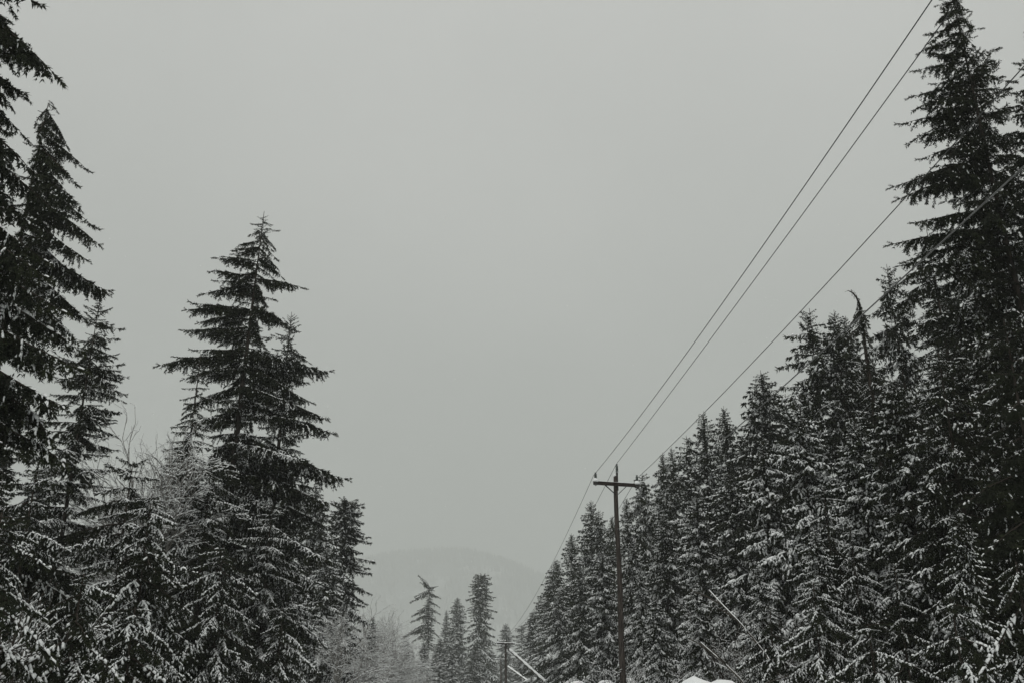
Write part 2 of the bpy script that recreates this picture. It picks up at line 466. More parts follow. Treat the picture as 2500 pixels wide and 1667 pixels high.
# ------------------------------------------------------------------ bare snowy trees and shrubs
def bare_arrays(seed, H, spread, up=0.9, depth=5, snow=0.6, wood=None):
    rng = np.random.default_rng(seed)
    W, Sn = Soup(), Soup(); T = Soup()
    A_, B_ = [], []; ws = []
    def grow(p, d, l, r, lev):
        n = 4; pts = [p]
        for i in range(n):
            d = d + rng.normal(0, 0.10 + 0.03 * lev, 3); d[2] += (0.05 if lev < 2 else 0.0); d /= np.linalg.norm(d)
            pts.append(pts[-1] + d * l / n)
        pts = np.array(pts)
        tube(T if lev == 0 else W, pts, np.linspace(r, r * 0.6, n + 1), 6 if lev < 2 else 3, 0, False)
        if lev > 0:
            for i in range(n):
                dz = abs((pts[i + 1] - pts[i])[2]) / (l / n)
                if rng.random() < snow * (1.1 - dz * dz):
                    A_.append(pts[i] + (0, 0, r * 0.9)); B_.append(pts[i + 1] + (0, 0, r * 0.8)); ws.append(min(0.08, r * 1.6 + 0.016))
        if lev >= depth: return
        k = {0: 9, 1: 6, 2: 5, 3: 3, 4: 2}[lev]
        for j in range(k):
            u = rng.uniform(0.3, 1.0) if j else 1.0
            i = min(n - 1, int(u * n)); q = pts[i] + (pts[i + 1] - pts[i]) * (u * n - i)
            a = rng.normal(size=3); a -= a.dot(d) * d; a /= np.linalg.norm(a)
            ang = spread * rng.uniform(0.5, 1.2)
            nd = d * math.cos(ang) + a * math.sin(ang); nd[2] = nd[2] * 0.8 + 0.12 * up; nd /= np.linalg.norm(nd)
            grow(q, nd, l * rng.uniform(0.42, 0.68), max(0.006, r * 0.55), lev + 1)
    stems = 1 if H > 8 else 3
    for s_ in range(stems):
        d = np.array([rng.normal(0, .15), rng.normal(0, .15), 1.0]) if stems == 1 else np.array([rng.normal(0, .5), rng.normal(0, .5), 1.0])
        d /= np.linalg.norm(d)
        grow(np.zeros(3), d, H * 0.45, 0.008 * H + 0.015, 0)
    lumps(Sn, np.array(A_), np.array(B_), np.array(ws)[:, None] * 1.0, np.array(ws)[:, None] * 0.7, rng, 0)
    top = max(x[:, 2].max() for x in W.v)
    return top, T.mesh("trunk", [wood or M_ALDER]), W.mesh("crown", [wood or M_ALDER]), Sn.mesh("snow_cover", [M_SNOW])
BARE = {
    'alder': bare_arrays(11, 12, 0.62, 0.7, 5, 0.5),
    'alder_wide': bare_arrays(12, 11, 0.75, 0.5, 5, 0.6),
    'frosted': bare_arrays(16, 12, 0.50, 0.6, 5, 0.95, M_FROST),
    'shrub': bare_arrays(13, 6, 0.70, 0.3, 3, 0.9),
    'limbs': bare_arrays(15, 9, 0.80, 0.35, 3, 0.95),
    'brush': bare_arrays(14, 5, 0.95, 0.1, 4, 0.8),
}
def bare_tree(label, group, top, Y, kind, width=1.0, rot=None, name="bare_tree", cat="tree", lean=0.0):
    T = at(top[0], top[1], Y); gz = ground_z(Y); H = T.z - gz
    h0, tr, cr, sn = BARE[kind]
    root = tag(empty(name, (T.x - lean, Y, gz)), label, cat, group)
    s = H / h0; root.scale = (s * width, s * width, s)
    root.rotation_euler = (0, math.atan2(lean, H), rnd.uniform(0, 6.28) if rot is None else rot)
    for nm, me in (("trunk", tr), ("crown", cr), ("snow_cover", sn)):
        c = link(nm, me, root)
        if nm == "snow_cover": c['kind'] = 'stuff'
    return root

# ================================================================== SETTING
def grid_mesh(name, xs, ys, zf, m, kind="structure", smooth=True):
    X, Y = np.meshgrid(xs, ys); Z = zf(X, Y)
    V = np.stack([X, Y, Z], -1).reshape(-1, 3); nx = len(xs); ny = len(ys)
    i = np.arange(ny - 1)[:, None] * nx + np.arange(nx - 1)[None]
    i = i.ravel(); Fq = np.concatenate([np.stack([i, i + 1, i + nx + 1], 1), np.stack([i, i + nx + 1, i + nx], 1)])
    S = Soup(); S.add(V, Fq, 0, smooth)
    o = link(name, S.mesh(name, [m])); o['kind'] = kind
    return o
def gz_np(Y):
    return np.clip((Y - 140) * 0.03, 0, 10.8)
def wob(X, Y, s, seed=0.0):
    return (np.sin(X * s + 1.3 + seed) * np.cos(Y * s * 0.8 + seed * 2) + 0.5 * np.sin(X * s * 2.3 + Y * s * 1.7 + seed) + 0.25 * np.cos(X * s * 5.1 - Y * s * 4.3 + seed)) / 1.75
def terrain(X, Y):
    r = X - (-0.0645 * Y + 0.6)
    z = gz_np(Y) - 0.02
    side = np.clip((np.abs(r) - 6) / 6, 0, 1)
    z = z + side * (0.5 + 0.35 * wob(X, Y, 0.35)) * (np.abs(Y) < 900)
    return z
xs = np.unique(np.concatenate([np.linspace(-5800, -80, 24), np.linspace(-80, 80, 130), np.linspace(80, 5800, 24)]))
ys = np.unique(np.concatenate([np.linspace(-3200, -60, 20), np.linspace(-60, 300, 180), np.linspace(300, 7800, 60)]))
grid_mesh("ground", xs, ys, terrain, M_SNOW)
ry = np.linspace(-60, 480, 240)
rxs = np.linspace(-3.4, 3.4, 14)
def road_sheet():
    U, Y = np.meshgrid(rxs, ry); X = U + (-0.0645 * Y + 0.6)
    rut = -0.03 * (np.exp(-((np.abs(U) - 1.7) / 0.25) ** 2))
    Z = gz_np(Y) + 0.05 + rut + 0.008 * wob(X, Y, 1.2)
    V = np.stack([X, Y, Z], -1).reshape(-1, 3); nx = len(rxs)
    i = (np.arange(len(ry) - 1)[:, None] * nx + np.arange(nx - 1)[None]).ravel()
    S = Soup(); S.add(V, np.concatenate([np.stack([i, i + 1, i + nx + 1], 1), np.stack([i, i + nx + 1, i + nx], 1)]), 0, True)
    m = noise_mat("packed road snow", (0.45, 0.46, 0.46), (0.72, 0.74, 0.74), 1.5, 0.6, 0.3, 0.3, (1, 0.2, 1))
    o = link("road", S.mesh("road", [m])); o['kind'] = 'structure'
road_sheet()

# ploughed snow banks with rounded heaps
def bank(name, label, off, w, h, heaps, y0, y1, side):
    yy = np.linspace(y0, y1, int((y1 - y0) * 3.0)); uu = np.linspace(-w, w, 40)
    U, Y = np.meshgrid(uu, yy); X = U + (-0.0645 * Y + 0.6) + side * off
    prof = np.clip(1 - (np.abs(U) / w) ** 2.2, 0, 1) ** 0.8
    Z = gz_np(Y) - 0.3 + (0.3 + h * (0.82 + 0.10 * wob(X, Y, 0.9, 2.0) + 0.05 * wob(X, Y, 2.9, 1.0))) * prof
    for (hx, hy, hz, sx, sy) in heaps:
        g = np.exp(-(np.abs((X - hx) / sx) ** 2.3 + np.abs((Y - hy) / sy) ** 2.3))
        Z = np.maximum(Z, Z * (1 - g) + hz * g)
    V = np.stack([X, Y, Z], -1).reshape(-1, 3); nx = len(uu)
    i = (np.arange(len(yy) - 1)[:, None] * nx + np.arange(nx - 1)[None]).ravel()
    S = Soup(); S.add(V, np.concatenate([np.stack([i, i + 1, i + nx + 1], 1), np.stack([i, i + nx + 1, i + nx], 1)]), 0, True)
    o = link(name, S.mesh(name, [M_SNOW])); tag(o, label, "snow bank", None, "structure")
hp = []
for px, py, Y, sx, sy in ((1692, 1648, 22, 0.62, 0.9), (1765, 1655, 22.6, 0.62, 0.9), (1640, 1668, 23, 0.5, 0.7), (1535, 1653, 53, 1.1, 1.5), (1478, 1658, 55, 1.2, 1.6), (1410, 1660, 60, 1.4, 2.0), (1580, 1665, 46, 0.9, 1.2)):
    p = at(px, py, Y); hp.append((p.x, p.y, p.z, sx, sy))
bank("snow_bank", "ploughed snow bank with rounded heaps beside the road at the foot of the pole", 7.0, 4.4, 2.2, hp, 8, 120, 1)
bank("snow_bank", "low ploughed snow bank along the road below the left trees", 5.6, 2.0, 1.3, [], 5, 120, -1)

# far wooded hill
def hill_z(X, Y):
    top = at(1050, 1346, 5000).z - 18
    cx = at(1060, 1400, 5000).x
    a = np.abs((X - cx)); w = np.where(X < cx, 940, 1030)
    z = top * np.exp(-(a / w) ** 2.6) * np.exp(-np.abs((Y - 5100) / 1100) ** 2.4)
    z2 = 0.50 * top * np.exp(-np.abs((X - cx - 1000) / 1400) ** 2) * np.exp(-np.abs((Y - 5300) / 1150) ** 2)
    z3 = 0.42 * top * np.exp(-np.abs((X - cx + 1250) / 1250) ** 2) * np.exp(-np.abs((Y - 5400) / 1150) ** 2)
    z = np.maximum(z, np.maximum(z2, z3))
    return z + wob(X, Y, 0.012) * 9 * np.clip(z / 80, 0, 1) + 10
hxs = np.linspace(-4500, 4500, 150); hys = np.linspace(3400, 7000, 90)
m, n_, l_, b_ = mat("hill ground under snow")
g_ = n_.new("ShaderNodeTexNoise"); g_.inputs["Scale"].default_value = 0.006; g_.inputs["Detail"].default_value = 4
t_ = n_.new("ShaderNodeTexCoord"); l_.new(t_.outputs["Object"], g_.inputs["Vector"])
r_ = n_.new("ShaderNodeValToRGB"); l_.new(g_.outputs[0], r_.inputs[0]); l_.new(r_.outputs[0], b_.inputs["Base Color"])
r_.color_ramp.elements[0].position = 0.55; r_.color_ramp.elements[0].color = (0.14, 0.15, 0.14, 1)
r_.color_ramp.elements[1].position = 0.72; r_.color_ramp.elements[1].color = (0.55, 0.57, 0.56, 1)
b_.inputs["Roughness"].default_value = 0.9
grid_mesh("hill", hxs, hys, hill_z, m)
def hill_forest():
    rng = np.random.default_rng(5); S = Soup(); N = 16000
    X = rng.uniform(-2400, 2200, N); Y = rng.uniform(3800, 5300, N)
    Z = hill_z(X, Y); k = Z > 40
    # snow chutes left open among the trees
    for (px, py, w, h) in ((1083, 1403, 30, 26), (1012, 1430, 20, 12), (1085, 1470, 12, 40)):
        p = at(px, py, 4650); k &= ~((np.abs(X - p.x) < w * 1.5) & (np.abs(Z - p.z) < h * 1.5))
    X, Y, Z = X[k], Y[k], Z[k]; N = len(X)
    H = rng.uniform(20, 38, N); R = H * rng.uniform(.14, .2, N)
    V = []
    for a in range(5):
        t = a * 2 * PI / 5
        V.append(np.stack([X + R * math.cos(t), Y + R * math.sin(t), Z + H * .1], 1))
    for a in range(5):
        t = a * 2 * PI / 5 + .6
        V.append(np.stack([X + R * .55 * math.cos(t), Y + R * .55 * math.sin(t), Z + H * .5], 1))
    V.append(np.stack([X, Y, Z + H], 1)); V = np.stack(V, 1)
    F = []
    for a in range(5):
        b = (a + 1) % 5
        F += [(a, b, 5 + a), (b, 5 + b, 5 + a), (5 + a, 5 + b, 10)]
    F = np.array(F)
    S.add(V.reshape(-1, 3), (F[None] + (np.arange(N) * 11)[:, None, None]).reshape(-1, 3), 0)
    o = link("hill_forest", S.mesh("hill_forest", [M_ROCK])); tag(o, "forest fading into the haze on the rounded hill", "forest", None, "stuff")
hill_forest()

# ================================================================== UTILITY POLES
def solid(name, m, parent, parts, bevel=0.0):
    S = Soup()
    for p in parts: p(S)
    return link(name, S.mesh(name, [m]), parent)
def box_fn(c, size, rot=None):
    def f(S):
        V = np.array([(x, y, z) for x in (-.5, .5) for y in (-.5, .5) for z in (-.5, .5)]) * size
        if rot is not None: V = V @ np.array(rot.to_matrix()).T
        V = V + c
        F = [(0, 1, 3), (0, 3, 2), (4, 6, 7), (4, 7, 5), (0, 4, 5), (0, 5, 1), (2, 3, 7), (2, 7, 6), (0, 2, 6), (0, 6, 4), (1, 5, 7), (1, 7, 3)]
        S.add(V, F)
    return f
def lathe_fn(c, prof, sides=14):
    def f(S):
        tube(S, [(c[0], c[1], c[2] + z) for z, r in prof], [r for z, r in prof], sides)
    return f
def bar_fn(a, b, r, sides=5):
    return lambda S: tube(S, [a, b], [r, r], sides)
def ins_prof(h, r):
    return [(0, r * .8), (0.01, r), (h * .22, r), (h * .25, r * .8), (h * .30, r), (h * .5, r), (h * .53, r * .8), (h * .58, r), (h * .76, r), (h * .8, r * .55), (h * .88, r * .5), (h * .9, r * .85), (h, r * .7)]
def snow_blob(c, r, seed):
    rng = np.random.default_rng(seed)
    def f(S):
        prof = [(-0.5, .75), (-.25, 1.0), (.1, .95), (.45, .7), (.7, .35), (.78, .05)]
        pts = [(c[0] + rng.normal(0, r[0] * .05), c[1], c[2] + z * r[1]) for z, q in prof]
        tube(S, pts, [q * r[0] * rng.uniform(.92, 1.08) for z, q in prof], 12)
    return f
def utility_pole(label, bx, by, bz, H_arm, top_h, yaw, tilt, arm_w=2.4, brace=None, detail=True, rb=0.17, rt=0.105):
    root = tag(empty("utility_pole", (bx, by, bz)), label, "utility pole", "wooden utility poles along the road")
    root.rotation_euler = (0, 0, yaw)
    wood_top = top_h - 0.62
    rng = np.random.default_rng(int(by))
    pts = [(0.02 * math.sin(i * .9), 0, wood_top * i / 14) for i in range(15)]
    S = Soup(); tube(S, pts, [rb + (rt - rb) * i / 14 + rng.normal(0, .002) for i in range(15)], 16)
    link("pole_shaft", S.mesh("pole_shaft", [M_POLE]), root)
    q = Euler((0, tilt, 0))
    fy = -rt - 0.07
    solid("crossarm", M_ARM, root, [box_fn((0, fy, H_arm), (arm_w, 0.12, 0.17), q)])
    solid("crossarm_bolt", M_STEEL, root, [bar_fn((0, fy - .09, H_arm), (0, rt + .05, H_arm), 0.02)])
    def armpt(x, dz=0): return Vector((x * math.cos(tilt), fy, H_arm - x * math.sin(tilt) + dz))
    # pole-top bracket carrying the middle insulator
    solid("top_bracket", M_STEEL, root, [box_fn((0.075, -rt * 0.5, wood_top - 0.32), (0.075, 0.10, 0.85)), bar_fn((0.075, -rt * .5, wood_top + .05), (0.075, -rt * .5, wood_top + .3), 0.055, 8)])
    for (c, h) in ((Vector((0.08, -rt * .5, wood_top + 0.20)), 0.42), (armpt(-arm_w / 2 + .12, .19), .34), (armpt(arm_w / 2 - .12, .19), .34)):
        solid("insulator", M_PORC, root, [lathe_fn(c, ins_prof(h, 0.066))])
    for x in (-arm_w / 2 + .12, arm_w / 2 - .12):
        p = armpt(x)
        solid("insulator_pin", M_STEEL, root, [bar_fn(p + Vector((0, 0, -.16)), p + Vector((0, 0, .2)), 0.022), box_fn(p + Vector((0, -.01, -.01)), (0.17, 0.15, 0.19))])
    for sx, x in ((-1, .60), (1, .52)):
        for yy in ((-.05, .05) if sx < 0 else (-.05,)):
            solid("brace_strap", M_STEEL, root, [bar_fn((sx * x, fy + yy, armpt(sx * x).z - .07), (sx * rt * .6, fy + .05 + yy * .4, H_arm - 0.52), 0.017, 4)])
    solid("snow_cap", M_SNOW, root, [snow_blob(armpt(-arm_w / 2 + .12, .13), (.15, .16), 1)])
    solid("snow_cap", M_SNOW, root, [snow_blob(armpt(arm_w / 2 - .10, .12), (.17, .15), 2)])
    solid("snow_cap", M_SNOW, root, [snow_blob((-.06, -rt * .2, wood_top + .03), (.07, .13), 4)])
    hs = 0.03 if brace is None else 0.075
    S = Soup(); k = 24
    tube(S, [armpt(-arm_w / 2 + .02 + (arm_w - .04) * i / k, .075 + hs * .3) for i in range(k + 1)], [hs * (.6 + .5 * rng.random()) * (0.5 if i in (0, k) else 1) for i in range(k + 1)], 8)
    link("snow_strip", S.mesh("snow_strip", [M_SNOW]), root)
    if brace is not None:
        a = Vector(brace[0]); b = Vector(brace[1]); n = 14
        pb = [a.lerp(b, i / n) for i in range(n + 1)]
        S = Soup(); tube(S, pb, [0.15] * (n + 1), 10); br = link("push_brace", S.mesh("push_brace", [M_POLE]), root)
        S = Soup(); n2 = 60
        q2 = [a.lerp(b, i / n2) + Vector((0, 0, 0.12)) for i in range(1, n2 + 1)]
        tube(S, q2, [0.165 + 0.02 * math.sin(i * 1.7) + 0.015 * math.sin(i * 0.6) for i in range(n2)], 10)
        link("snow_cap", S.mesh("snow_cap", [M_SNOW]), br)
    return root
P1 = (5.29, 50.0); YAW1 = math.radians(8); TI1 = math.radians(1.8)
utility_pole("tall wooden utility pole with crossarm and snow lumps, nearest on the right of the road", P1[0], P1[1], 0, 13.07, 14.14, YAW1, TI1)
p2 = at(1235, 1570, 138)
a2 = at(1241, 1583, 138.1); b2 = at(1344, 1675, 135.0); b2 = a2 + (b2 - a2) * 1.9
a2l = a2 - Vector((p2.x, 138, 0)); b2l = b2 - Vector((p2.x, 138, 0))
utility_pole("second utility pole, dark with snowy crossarm and a longer snow-covered leaning brace", p2.x, 138, 0, p2.z, p2.z + 0.95, 0.0, TI1, brace=(a2l, b2l), rb=.19, rt=.13)
p3 = at(1223, 1609, 200); g3 = ground_z(200)
a3 = at(1238, 1625, 200.1); b3 = at(1292, 1664, 197.0); b3 = a3 + (b3 - a3) * 2.2
utility_pole("third and farthest utility pole, pale behind the second pole with its own leaning brace", p3.x, 200, g3, p3.z - g3, p3.z - g3 + 1.0, 0.0, 0.0, brace=(a3 - Vector((p3.x, 200, g3)), b3 - Vector((p3.x, 200, g3))), rb=.18, rt=.13)

def wire(label, A, B, sag, r=0.014, m=None, cat="wire", n=60, name="power_line"):
    A = Vector(A); B = Vector(B); mid = A
    pts = []
    for i in range(n + 1):
        t = i / n; p = A.lerp(B, t); p.z -= 4 * sag * t * (1 - t); pts.append(p)
    S = Soup(); tube(S, [tuple(p - A) for p in pts], [r] * (n + 1), 6)
    o = link(name, S.mesh(name, [m or M_WIRE])); o.location = A
    tag(o, label, cat, "overhead wires")
WA = {'w1': at(1449, 1160, 49.9), 'w2': at(1504, 1133, 49.9), 'w3': at(1554, 1168, 50.2), 'w4': at(1507, 1292, 49.9)}
wire("leftmost overhead wire running up from the near pole's left insulator", WA['w1'], (11.5, -42, 16.5), 1.8, 0.012)
wire("overhead wire rising from the top insulator of the near pole", WA['w2'], (14.0, -42, 17.15), 0.7, 0.012)
wire("overhead wire from the near pole's right insulator passing through the tall right tree", WA['w3'], (14.5, -42, 16.4), 1.7, 0.012)
wire("lowest and thickest cable crossing in front of the right forest", WA['w4'], (15.5, -42, 13.8), 1.1, 0.017, M_CABLE)
c2 = {'w1': at(1219, 1562, 138), 'w2': at(1236, 1551, 138), 'w3': at(1254, 1566, 138), 'w4': at(1240, 1592, 138)}
wire("wire sloping down from the near pole's left insulator to the second pole", WA['w1'], c2['w1'], 1.5, 0.012)
wire("wire from the near pole's top insulator down to the second pole's top", WA['w2'], c2['w2'], 1.5, 0.012)
wire("wire from the near pole's right insulator to the second pole's crossarm end", WA['w3'], c2['w3'], 1.5, 0.012)
wire("low cable from the near pole's shaft towards the second pole", WA['w4'], c2['w4'], 1.2, 0.02)
wire("short far wire between the second and third poles", c2['w1'], at(1210, 1602, 200), 0.5, 0.02)
wire("short far wire between the tops of the second and third poles", c2['w2'], at(1223, 1597, 200), 0.5, 0.02)

# ================================================================== TREES, LEFT
GL = "conifers on the left of the road"
big_conifer("big dark conifer cut by the left edge, its drooping boughs entering the top left corner", GL, (45, -380), 18.5, 3.6, 0.10,
    lean=0.2, droop=(-0.2, -0.75), per_m=8.5, snow_h=(0.3, 0.1), shape=0.7, snow=(0, 1, 1),
    tips=((30, 132, 165), (90, 48, 147), (140, 66, 232), (-60, 84, 2), (560, 150, 760, 0), (700, 190, 900, 0), (800, 170, 1000, 1), (900, 160, 1120, 1), (150, 30, 255), (200, 60, 320), (260, 70, 400), (320, 90, 470), (390, 80, 540), (450, 110, 640), (500, 120, 690), (620, 170, 840, 1), (660, 120, 900, 1), (760, 130, 1060, 1), (230, 25, 380), (350, 45, 520)))
big_conifer("tall dark conifer with long sloping boughs beside the left edge, behind the biggest one", GL, (118, 252), 31, 3.3, 0.10,
    lean=0.1, droop=(-0.25, -0.65), per_m=6.0, snow_h=(0.5, 0.25), shape=0.9, snow=(0, 1, 1), companions=1, jag=0.5,
    tips=((250, 140, 272), (270, 165, 352), (320, 147, 377), (330, 210, 406), (400, 168, 469), (450, 228, 543), (480, 245, 593), (500, 180, 560), (610, 277, 725, 1), (640, 200, 768, 1), (700, 190, 830, 1), (275, 132, 305), (290, 90, 330), (360, 172, 440), (420, 190, 500), (500, 150, 600), (540, 215, 640), (570, 200, 690, 1), (350, 100, 440), (420, 110, 530), (265, 85, 300)))
big_conifer("sparse ragged conifer with a thin bare leader, right of the left edge trees", GL, (243, 740), 42, 3.3, 0.12,
    lean=0.1, droop=(0.2, -0.45), per_m=7.5, snow_h=(0.82, 0.6), shape=0.6, jag=0.45, r0=0.17, depth_scale=1.1, companions=3,
    tips=((800, 292, 802), (790, 258, 790), (900, 305, 918, 1), (880, 280, 945), (930, 302, 960, 1), (1000, 290, 1003), (820, 205, 850), (860, 170, 905), (930, 150, 930, 1), (850, 275, 870)))
HERO = ((560, 676, 564), (570, 671, 603), (595, 674, 631), (620, 680, 654), (630, 690, 673), (678, 736, 696), (690, 655, 760), (745, 700, 792), (752, 720, 801), (800, 648, 850), (870, 810, 916, 1), (865, 760, 905, 1),
        (900, 759, 982), (940, 788, 1017, 1), (985, 812, 1051, 1), (1075, 846, 1178, 1), (1085, 800, 1160, 2), (1150, 815, 1235, 1), (1180, 770, 1270, 1), (1250, 800, 1370, 2), (1330, 790, 1440, 2), (1420, 790, 1560, 2),
        (550, 617, 547), (590, 583, 599), (612, 573, 624), (648, 534, 631), (640, 550, 628), (680, 520, 661), (690, 530, 690), (700, 503, 719), (755, 450, 751), (770, 481, 783), (800, 446, 806), (800, 520, 830), (850, 504, 862),
        (870, 387, 884), (890, 450, 920), (950, 450, 990, 1), (1000, 460, 1040, 1), (560, 612, 575), (700, 570, 740), (660, 575, 700), (830, 530, 900), (760, 640, 850))
big_conifer("tallest ragged spruce left of the road, rising alone against the sky", GL, (645, 516), 48, 4.9, 0.06, tips=HERO,
    lean=0.55, droop=(0.05, -0.6), per_m=7.0, snow_h=(0.70, 0.50), shape=0.95, jag=0.5, depth_scale=0.95, companions=2)
big_conifer("small narrow fir with a needle-thin leader just left of the tallest spruce", GL, (490, 868), 43, 2.5, 0.10,
    droop=(-0.1, -0.5), per_m=9, snow_h=(0.85, 0.5), shape=0.8, snow=(0, 1, 1), jag=0.12)
big_conifer("slender thin-crowned conifer close behind the right side of the tallest spruce", GL, (712, 762), 54, 3.6, 0.10,
    lean=0.3, droop=(0.35, -0.5), per_m=8.0, snow_h=(0.85, 0.5), shape=0.75, jag=0.35, depth_scale=1.1,
    tips=((850, 757, 882), (835, 668, 820), (870, 745, 930), (810, 728, 794), (880, 665, 880)))
far_conifer("dense dark conifer half hidden behind the tallest spruce's right side", GL, (772, 1188), 86, 'hemlock', 1.15)
far_conifer("round-topped hemlock with a straight right edge, last of the dark left trees", GL, (845, 1220), 94, 'tower', 1.12)
far_conifer("conifer standing in front of the round-topped hemlock, its top lost among boughs", GL, (800, 1330), 80, 'laden', 0.95)
for lab, px, py, Y, k, w in (
    ("snow-laden conifer filling the gap under the sparse ragged tree", 110, 1130, 52, 'hemlock', 1.2),
    ("snow-laden conifer behind the bare alder left of the tallest spruce", 450, 1080, 60, 'laden', 1.1),
    ("dark conifer behind the lower boughs of the left edge trees", 20, 1020, 50, 'spruce', 1.2),
    ("snowy conifer rising behind the foot of the bare alder", 300, 1200, 54, 'laden', 1.2),
    ("dark conifer deep behind the tallest spruce's right boughs", 700, 1260, 62, 'laden', 1.05)):
    far_conifer(lab, GL, (px, py), Y, k, w)

GS = "snow-laden saplings in the lower left"
for lab, px, py, Y, R in (
    ("drooping snow-laden hemlock sapling with a rounded top, lower left", 372, 1205, 24, 2.3),
    ("snow-laden sapling with long bent boughs near the bottom left corner", 205, 1400, 17, 2.0),
    ("snow-covered sapling cut by the left edge at the bottom", 5, 1250, 15, 1.9),
    ("low snowy sapling at the bottom between the corner and the dark hollow", 330, 1480, 20, 1.7),
    ("snow-laden young conifer below the tallest spruce, lower middle of the left trees", 545, 1330, 33, 2.6),
    ("low snowy conifer at the bottom below the tallest spruce's right side", 690, 1480, 36, 2.3)):
    big_conifer(lab, GS, (px, py), Y, R, 0.12, droop=(-0.45, -0.75), per_m=9, snow=(2, 2, 2), shape=0.6, r0=0.07, name="conifer_sapling", jag=0.35)

for lab, px, py, Y, R in (
    ("broad drooping hemlock heavy with snow, centre of the lower left mass", 325, 1125, 33, 4.2),
    ("broad snow-laden hemlock under the left edge conifers", 90, 1150, 27, 3.8),
    ("broad snow-laden hemlock in front of the tallest spruce's trunk", 520, 1110, 40, 4.2),
    ("snow-laden hemlock below the tallest spruce's right boughs", 665, 1230, 44, 4.0)):
    big_conifer(lab, "snow-laden hemlocks of the lower left", (px, py), Y, R, 0.1, droop=(-0.15, -0.7), per_m=7.5, snow=(2, 2, 2), shape=0.65, name="hemlock_tree", jag=0.45)
GA = "bare snowy alders"
bare_tree("bare grey alder with fine snowy twigs against the sky, left of the tallest spruce", GA, (375, 965), 39, 'frosted', 0.85, name="alder_tree")
bare_tree("second bare alder, lower and snowier, leaning under the sparse ragged conifer", GA, (310, 1060), 42, 'frosted', 0.9, name="alder_tree")
bare_tree("snowy leaning shrub near the bottom left corner", GA, (140, 1330), 19, 'shrub', 0.8, name="alder_shrub", cat="shrub")
bare_tree("pale twiggy alder at the foot of the round-topped hemlock", GA, (812, 1470), 78, 'frosted', 1.1, name="alder_tree")
bare_tree("brownish snowy alder right of the round-topped hemlock", GA, (885, 1455), 104, 'frosted', 1.25, name="alder_tree")
bare_tree("hazy rounded alder beyond the round-topped hemlock", GA, (930, 1488), 128, 'frosted', 1.4, name="alder_tree")
bare_tree("low frosted thicket tree at the bottom under the hazy alder", GA, (865, 1560), 92, 'frosted', 1.4, name="alder_tree")
bare_tree("low pale thicket tree right of the hazy alder at the bottom", GA, (955, 1565), 124, 'frosted', 1.5, name="alder_tree")
bare_tree("pale snowy thicket at the bottom below the bent-topped tree", GA, (1020, 1625), 135, 'frosted', 1.6, name="alder_tree")
for lab, px, py, Y, w in (
    ("pale frosted broadleaf, tallest of the thicket left of the hazy conifers", 905, 1470, 135, 1.2),
    ("pale frosted broadleaf with arching twigs right below the hazy alder", 945, 1530, 118, 1.3),
    ("pale frosted tree at the thicket's right end, near the dark hazy group", 975, 1580, 150, 1.4)):
    bare_tree(lab, GA, (px, py), Y, 'frosted', w, name="broadleaf_tree")
far_conifer("small dark young fir among the hazy alders", GL, (912, 1500), 115, 'fir', 0.7)

# ================================================================== TREES, MIDDLE DISTANCE
GM = "hazy conifers at the end of the road"
big_conifer("open-crowned tall tree with a top bent to the left, hazy end of the road", GM, (1049, 1432), 300, 3.0, 0.5,
    bend=((-0.5, 0, 1.0), (-1.2, 0, 1.9), (-2.2, 0, 2.5)), per_m=7.0, droop=(0.0, -0.35), snow=(1, 1, 2), snow_h=(.9, .5), shape=0.4, depth_scale=1.0, r0=0.45, size=0, companions=2,
    tips=((1440, 1018, 1452, 2), (1445, 1009, 1464, 2), (1480, 1012, 1498, 1), (1500, 1010, 1514, 1), (1520, 992, 1550, 1), (1530, 1000, 1545, 1), (1428, 1066, 1430, 2), (1445, 1072, 1457, 1),
          (1465, 1070, 1478, 1), (1485, 1071, 1496, 1), (1505, 1070, 1518, 1), (1530, 1068, 1550, 1), (1540, 1012, 1562, 1), (1436, 1036, 1418, 2), (1432, 1030, 1422, 2), (1428, 1027, 1408, 2), (1425, 1060, 1440, 2)))
for lab, px, py, Y, k, w in (
    ("tall dense bushy-topped conifer, highest of the hazy group at the road's end", 1175, 1402, 290, 'tower', 1.32),
    ("pointed hazy conifer between the open-crowned tree and the bushy-topped one", 1117, 1456, 338, 'spruce', 1.38),
    ("thin spire-like hazy conifer right of the open-crowned tree", 1090, 1487, 354, 'fir', 0.86),
    ("pale conifer with snowy top just left of the second utility pole's top", 1235, 1519, 405, 'laden', 1.15),
    ("pale conifer with snowy top just right of the second utility pole's top", 1273, 1525, 392, 'open', 1.26),
    ("dark snowy conifer at the bottom left of the hazy group", 992, 1556, 209, 'laden', 1.03),
    ("dark conifer at the foot of the open-crowned tree", 1035, 1565, 223, 'laden', 1.15),
    ("snowy conifer below the spire-like hazy tree", 1075, 1555, 236, 'spruce', 1.38),
    ("low snowy conifer at the bottom below the pointed hazy tree", 1105, 1585, 216, 'laden', 1.26),
    ("snowy conifer at the foot of the bushy-topped tree", 1160, 1570, 250, 'spruce', 1.38),
    ("low hazy conifer just left of the third utility pole", 1200, 1585, 310, 'hemlock', 1.38),
    ("low hazy conifer behind the leaning braces", 1270, 1590, 324, 'laden', 1.38),
    ("pale low conifer left of the dark hazy group, at its edge", 968, 1590, 256, 'spruce', 1.26)):
    far_conifer(lab, GM, (px, py), Y, k, w)
